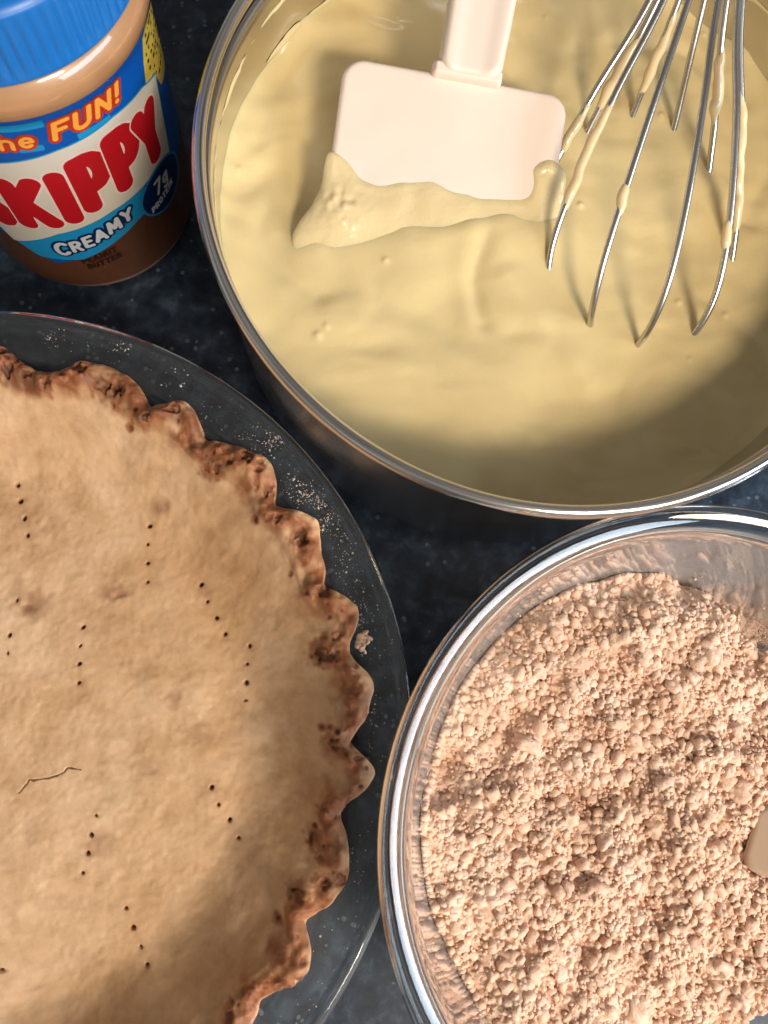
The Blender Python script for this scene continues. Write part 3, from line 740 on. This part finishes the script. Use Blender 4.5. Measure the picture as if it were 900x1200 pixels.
def build_utensil():
    e0, e1 = np.array((16.2, -11.0)), np.array((23.6, 7.4)); c = (e0 + e1) / 2
    d = np.array((.92, -.39)); d /= np.linalg.norm(d); sl = .46
    z = float(heap(c[0] + 5, c[1] - 2)) + 2.2
    U = np.array((d[0], d[1], sl)); U /= np.linalg.norm(U); W = np.array((-d[1], d[0], 0)); Nn = np.cross(U, W)
    def sd(X, Y):
        hw = 9.8 - 3.2 * sstep(25, 60, X)
        q = np.abs(Y) - hw; e = -X; a = np.maximum(q + 4, 0); b2 = np.maximum(e + 4, 0)
        return np.maximum(np.hypot(a, b2) + np.minimum(np.maximum(q + 4, e + 4), 0) - 4, X - 150)
    v, f = march(sd, -2, 152, -13, 13, .8)
    dd = np.maximum(-sd(v[:, 0], v[:, 1]), 0); e = np.sqrt(np.clip(1 - (1 - np.clip(dd / 1.3, 0, 1)) ** 2, 0, 1)) * 1.3
    pt = lambda w: v[:, :1] * U + v[:, 1:2] * W + w[:, None] * Nn
    n = len(v)
    o = obj('scraper', np_mesh('scraper', np.vstack([pt(e), pt(-e)]), f + [np.flip(q, 1) + n for q in f]), simple('pale_tan_plastic', (.50, .36, .26), .5, 0, 0, .3), None, (BOWL[0] + c[0], BOWL[1] + c[1], z))
    tag(o, 'smooth pale tan tip of a flat utensil resting in the crumbs at the right edge', 'utensil')
build_utensil()

# ------------------------------------------------------------------ peanut butter jar
def arc(cx, cy, rx, ry, a0, a1, n=9):
    a = np.radians(np.linspace(a0, a1, n)); return [(cx + rx * math.cos(t), cy + ry * math.sin(t)) for t in a]
GLYPH = {   # centre-line strokes in a box of height 1; width first
    'S': (.62, [arc(.31, .76, .27, .24, 35, 270) + arc(.31, .26, .28, .26, 90, -145)]),
    'K': (.66, [[(0.04, 0), (.04, 1)], [(.62, 1), (.08, .45)], [(.24, .56), (.66, 0)]]),
    'I': (.10, [[(.05, 0), (.05, 1)]]),
    'P': (.58, [[(.04, 0), (.04, 1)] + [(.26, 1)] + arc(.28, .71, .28, .29, 90, -90) + [(.06, .42)]]),
    'Y': (.64, [[(0, 1), (.32, .48)], [(.64, 1), (.32, .48), (.32, 0)]]),
    'C': (.66, [arc(.36, .5, .34, .5, 48, 312, 15)]),
    'R': (.60, [[(.04, 0), (.04, 1), (.28, 1)] + arc(.30, .74, .26, .26, 90, -90) + [(.06, .48)], [(.28, .48), (.60, 0)]]),
    'E': (.52, [[(.52, 1), (.04, 1), (.04, 0), (.52, 0)], [(.04, .52), (.44, .52)]]),
    'A': (.70, [[(0, 0), (.35, 1), (.70, 0)], [(.13, .30), (.57, .30)]]),
    'M': (.80, [[(0, 0), (.08, 1), (.40, .25), (.72, 1), (.80, 0)]]),
    'N': (.60, [[(.04, 0), (.04, 1), (.58, 0), (.58, 1)]]),
    'U': (.60, [[(.04, 1), (.04, .28)] + arc(.31, .28, .27, .28, 180, 360) + [(.58, 1)]]),
    'T': (.60, [[(0, 1), (.60, 1)], [(.30, 1), (.30, 0)]]),
    'B': (.58, [[(.04, .52), (.04, 1), (.26, 1)] + arc(.28, .76, .24, .24, 90, -90) + [(.04, .52), (.04, 0), (.28, 0)] + arc(.30, .26, .27, .26, -90, 90)]),
    'F': (.50, [[(.04, 0), (.04, 1), (.52, 1)], [(.04, .54), (.44, .54)]]),
    'O': (.70, [arc(.35, .5, .34, .5, 0, 360, 17)]),
    '!': (.12, [[(.06, .34), (.06, 1)], [(.06, 0), (.06, .02)]]),
    't': (.36, [[(.16, .95), (.16, .05), (.34, 0)], [(0, .66), (.34, .66)]]),
    'h': (.50, [[(.04, 0), (.04, 1)], [(.04, .42)] + arc(.26, .42, .22, .24, 180, 0) + [(.48, 0)]]),
    'e': (.52, [[(.06, .34), (.48, .34)] + arc(.27, .34, .22, .32, 0, 310, 13)]),
    '7': (.54, [[(0, 1), (.54, 1), (.18, 0)]]),
    'g': (.48, [arc(.22, .36, .20, .26, 0, 360, 13), [(.44, .62), (.44, -.12)] + arc(.23, -.12, .21, .16, 0, -150, 6)]),
    ' ': (.30, []),
}
def text_sd(text, s0, zb, h, rad, gap, slant=0.0, wide=1.0):
    """returns f(S, Z) and the end position; zb(s) is the baseline"""
    segs = []; pen = s0
    for ch in text:
        w, strokes = GLYPH[ch]; b = zb(pen + w * h * wide / 2)
        for st in strokes:
            q = [(pen + x * h * wide + slant * y * h, zb(pen + x * h * wide) * .6 + b * .4 + y * h) for x, y in st]
            segs += list(zip(q[:-1], q[1:]))
        pen += w * h * wide + gap
    def f(S, Z, r=rad):
        d = np.full(np.shape(S), 1e9)
        for a, b in segs: d = np.minimum(d, seg_d(S, Z, a, b))
        return d - r
    return f, pen - gap
def build_jar():
    JC = (-82.8, 176.9); RB = 38.6
    root = empty('peanut_butter_jar', (JC[0], JC[1], 0), 'peanut butter jar with ribbed blue lid and red lettered label', 'jar')
    body = [(.01, 2.0), (22, 1.6), (30, .2), (33.5, .1), (36.4, 1.6), (37.9, 5), (38.3, 10), (38.3, 30), (38.3, 60), (38.4, 90), (38.9, 97), (40.1, 101), (40.9, 104.5), (40.7, 108), (38.6, 111.2), (36.2, 112.6), (36, 118)]
    obj('jar_body', lathe('jar_body', smooth_profile(body, 6), 140, closed=False), M_PB, root)
    lidp = [(36.5, 113.3), (39.6, 113.3), (40.3, 113.9), (40.4, 116), (40.3, 131), (39.6, 133.6), (37.6, 134.9), (34, 135.2), (32.5, 134.4), (.01, 134.4)]
    def ribs(r, z, th):
        k = sstep(114.6, 117.0, z) * (1 - sstep(130, 132.5, z)) * (r > 38)
        return r - .55 * k * (.5 + .5 * np.cos(th * 84)) ** 1.5
    pr = smooth_profile(lidp, 5)
    obj('lid', lathe('lid', pr, 84 * 10, closed=False, rfun=ribs), simple('blue_lid_plastic', (.002, .15, .52), .42, 0, .05), root)
    SR = math.radians(1) * RB
    def wrap(v, lift):
        rr = np.interp(v[:, 1], [0, 90, 97, 101, 104], [38.3, 38.4, 38.9, 40.1, 40.8]) + lift
        a = v[:, 0] / RB
        return np.stack([rr * np.cos(a), rr * np.sin(a), v[:, 1]], 1)
    def decal(name, fn, box, step, lift, mat, parent):
        v, f = march(fn, *box, step)
        return obj(name, np_mesh(name, wrap(v, lift), f), mat, parent)
    D = lambda deg: deg * SR
    P = lambda name, col, rough=.33: simple(name, col, rough, 0, .25, .4)
    blue = P('label_blue', (.003, .085, .40)); navy = P('label_navy', (.004, .018, .085)); cyan = P('label_light_blue', (.012, .26, .55)); white = P('label_cream', (.60, .565, .50))
    red = P('label_red', (.42, .008, .014)); yellow = P('label_yellow', (.62, .46, .07)); orange = P('label_orange', (.85, .36, .06)); oran2 = P('label_deep_red', (.44, .035, .012)); brown = P('label_brown', (.095, .037, .018)); dkb = P('label_dark_brown', (.028, .010, .006)); silver = P('label_silver', (.55, .60, .66)); black = P('label_black', (.012, .012, .02))
    # printed sleeve all round
    nt_, nz = 200, 44
    a = np.linspace(0, 2 * np.pi, nt_, endpoint=False); zz = np.linspace(6.5, 101.4, nz)
    A_, Z_ = np.meshgrid(a, zz, indexing='ij'); v = wrap(np.stack([A_.ravel() * RB, Z_.ravel()], 1), .10)
    f = grid_faces(nt_, nz, wrap_r=True)
    lab = obj('label', np_mesh('label', v, [f]), blue, root)
    rect = lambda x0, x1, y0, y1: (lambda S, Z: np.maximum(np.maximum(x0 - S, S - x1), np.maximum(y0 - Z, Z - y1)))
    # brown picture of peanut butter along the foot
    zbot = lambda S: np.interp(S / SR, [-180, -122, -113, -97, -73, -49, -30, 0, 60], [34, 34, 33, 21, 29, 37, 40, 38, 34])
    decal('peanut_butter_panel', lambda S, Z: np.maximum(np.maximum(D(-178) - S, S - D(70)), np.maximum(6.8 - Z, Z - zbot(S) - 1.5)), (D(-178), D(70), 6, 44), .7, .18, brown, lab)
    # blue brush shapes behind the slogan
    for k, (x0, x1, z0, z1) in enumerate(((-92, -70, 95.5, 99), (-60, -44, 84.5, 88), (-84, -74, 86, 88.5))):
        decal('slogan_flash', rect(D(x0), D(x1), z0, z1), (D(x0) - 1, D(x1) + 1, z0 - 1, z1 + 1), .6, .16, cyan, lab)
    # cream panel
    wt = lambda S: np.interp(S / SR, [-150, -95, -70, -43, -24, -12], [76, 81, 84.6, 86.2, 84.5, 80.2])
    wb = lambda S: np.interp(S / SR, [-150, -112, -88, -59, -38, -14], [30, 33, 43.2, 49, 50.7, 47])
    wr = lambda Z: np.interp(Z, [45, 80], [D(-18), D(-11.6)])
    wl = lambda Z: np.interp(Z, [30, 80], [D(-113), D(-140)])
    panel = lambda S, Z: np.maximum(np.maximum(Z - wt(S), wb(S) - Z), np.maximum(S - wr(Z), wl(Z) - S))
    box = (D(-146), D(-4), 26, 94)
    decal('cream_panel_edge', lambda S, Z: panel(S, Z) - .55, box, .5, .20, cyan, lab)
    decal('cream_panel', panel, box, .5, .28, white, lab)
    # variety stripe
    st = lambda S, Z: np.maximum(np.maximum(Z - wb(S), zbot(S) - Z), np.maximum(D(-113) - S, S - D(-40)))
    decal('variety_stripe', st, box, .5, .32, cyan, lab)
    # yellow side panel with its small print
    yl = lambda Z: np.interp(Z, [72, 101], [D(-25), D(-14)])
    yb = lambda S: np.interp(S / SR, [-26, -12, -8, 40], [84, 80.6, 72, 60])
    decal('side_panel', lambda S, Z: np.maximum(np.maximum(yl(Z) - S, S - D(38)), np.maximum(yb(S) + .5 - Z, Z - 101)), (D(-28), D(40), 58, 102), .6, .19, yellow, lab)
    r = np.random.default_rng(2)
    def marks(S, Z):
        d = np.full(S.shape, 9.)
        for k in range(9):
            z = 77 + 2.7 * k
            on = noise2(S * 1.5, z * 3.3, 6) > -.1
            d = np.minimum(d, np.where(on, np.abs(Z - z) - .55, 1))
        return np.maximum(np.maximum(d, yb(S) + 2.2 - Z), np.maximum(yl(Z) + 1.8 - S, S - D(20)))
    decal('small_print', marks, (D(-25), D(22), 74, 100.5), .45, .3, black, lab)
    # brand lettering
    base = lambda s: np.interp(s / SR, [-125, -112, -93, -74, -64, -47, -31, -20], [46, 46.5, 49.6, 52, 55.5, 57.8, 57.6, 55.5])
    pens = {-119.5: 'S', -99.5: 'K', -78.2: 'I', -67.2: 'P', -49.6: 'P', -32.6: 'Y'}
    fl = []
    for dg, ch in pens.items():
        f, _ = text_sd(ch, D(dg), base, 21.5 if ch != 'Y' else 19.5, 3.0, 0, 0.0, .62 if ch in 'PK' else .66 if ch == 'S' else .52 if ch == 'Y' else 1.0); fl.append((ch, f))
    box2 = (D(-130), D(-10), 38, 88)
    edge_f = lambda S, Z: np.minimum.reduce([f(S, Z) for _, f in fl]) - .75
    decal('letter_edge', edge_f, box2, .3, .33, P('letter_rim', (.74, .60, .55)), lab)
    for k, (ch, f) in enumerate(fl):
        nxt = fl[k + 1][1] if k + 1 < len(fl) else None
        g = (lambda S, Z, f=f, nxt=nxt: np.maximum(f(S, Z), .5 - nxt(S, Z))) if nxt else f
        decal('letter', g, box2, .28, .42, red, lab)
    # slogan
    sb = lambda s: np.interp(s / SR, [-110, -88, -66, -50, -34], [86.6, 87.9, 89.5, 90.2, 90.4])
    f1, e1 = text_sd('the', D(-97), sb, 6.0, .62, 1.9, .12, 1.15)
    f2, e2 = text_sd('FUN!', D(-69), sb, 6.3, .78, 2.3, .2, 1.2)
    both = lambda S, Z: np.minimum(f1(S, Z), f2(S, Z))
    bx = (D(-102), D(-24), 82, 101)
    decal('slogan_backing', lambda S, Z: both(S, Z) - 1.0, bx, .3, .26, oran2, lab)
    decal('slogan_lettering', both, bx, .2, .36, orange, lab)
    # variety name
    cb = lambda s: np.interp(s / SR, [-95, -55], [28.6, 40.4])
    f3, _ = text_sd('C', D(-92.5), cb, 7.0, .8, 1.4, 0, .85); f4, _ = text_sd('REAMY', D(-84.6), cb, 5.6, .72, 1.75, 0, .84)
    cr = lambda S, Z: np.minimum(f3(S, Z), f4(S, Z))
    bx = (D(-98), D(-40), 24, 52)
    decal('variety_backing', lambda S, Z: cr(S, Z) - .95, bx, .3, .40, navy, lab)
    decal('variety_lettering', cr, bx, .2, .5, silver, lab)
    pb = lambda s: np.interp(s / SR, [-88, -60], [22.4, 27.2]); pb2 = lambda s: pb(s) - 4.5
    f5, _ = text_sd('PEANUT', D(-83.5), pb, 2.9, .42, .8, 0, .8); f6, _ = text_sd('BUTTER', D(-82), pb2, 2.9, .42, .8, 0, .8)
    decal('product_lettering', lambda S, Z: np.minimum(f5(S, Z), f6(S, Z)), (D(-88), D(-55), 14, 36), .18, .3, dkb, lab)
    # round badge
    bc = (D(-29), 41.0)
    circ = lambda rr: (lambda S, Z: np.hypot(S - bc[0], Z - bc[1]) - rr)
    bx = (bc[0] - 13, bc[0] + 13, bc[1] - 13, bc[1] + 13)
    decal('badge_ring', circ(11.3), bx, .4, .52, cyan, lab); decal('badge', circ(10.4), bx, .4, .6, navy, lab)
    flat = lambda z: (lambda s: z + (s - bc[0]) * .18)
    f7, _ = text_sd('7g', bc[0] - 4.2, flat(41.5), 6.2, .62, 1.6, .1, .8); f8, _ = text_sd('PROTEIN', bc[0] - 7.6, flat(36.2), 2.6, .36, .75, 0, .75)
    decal('badge_lettering', lambda S, Z: np.minimum(f7(S, Z), f8(S, Z)), bx, .2, .7, silver, lab)
build_jar()
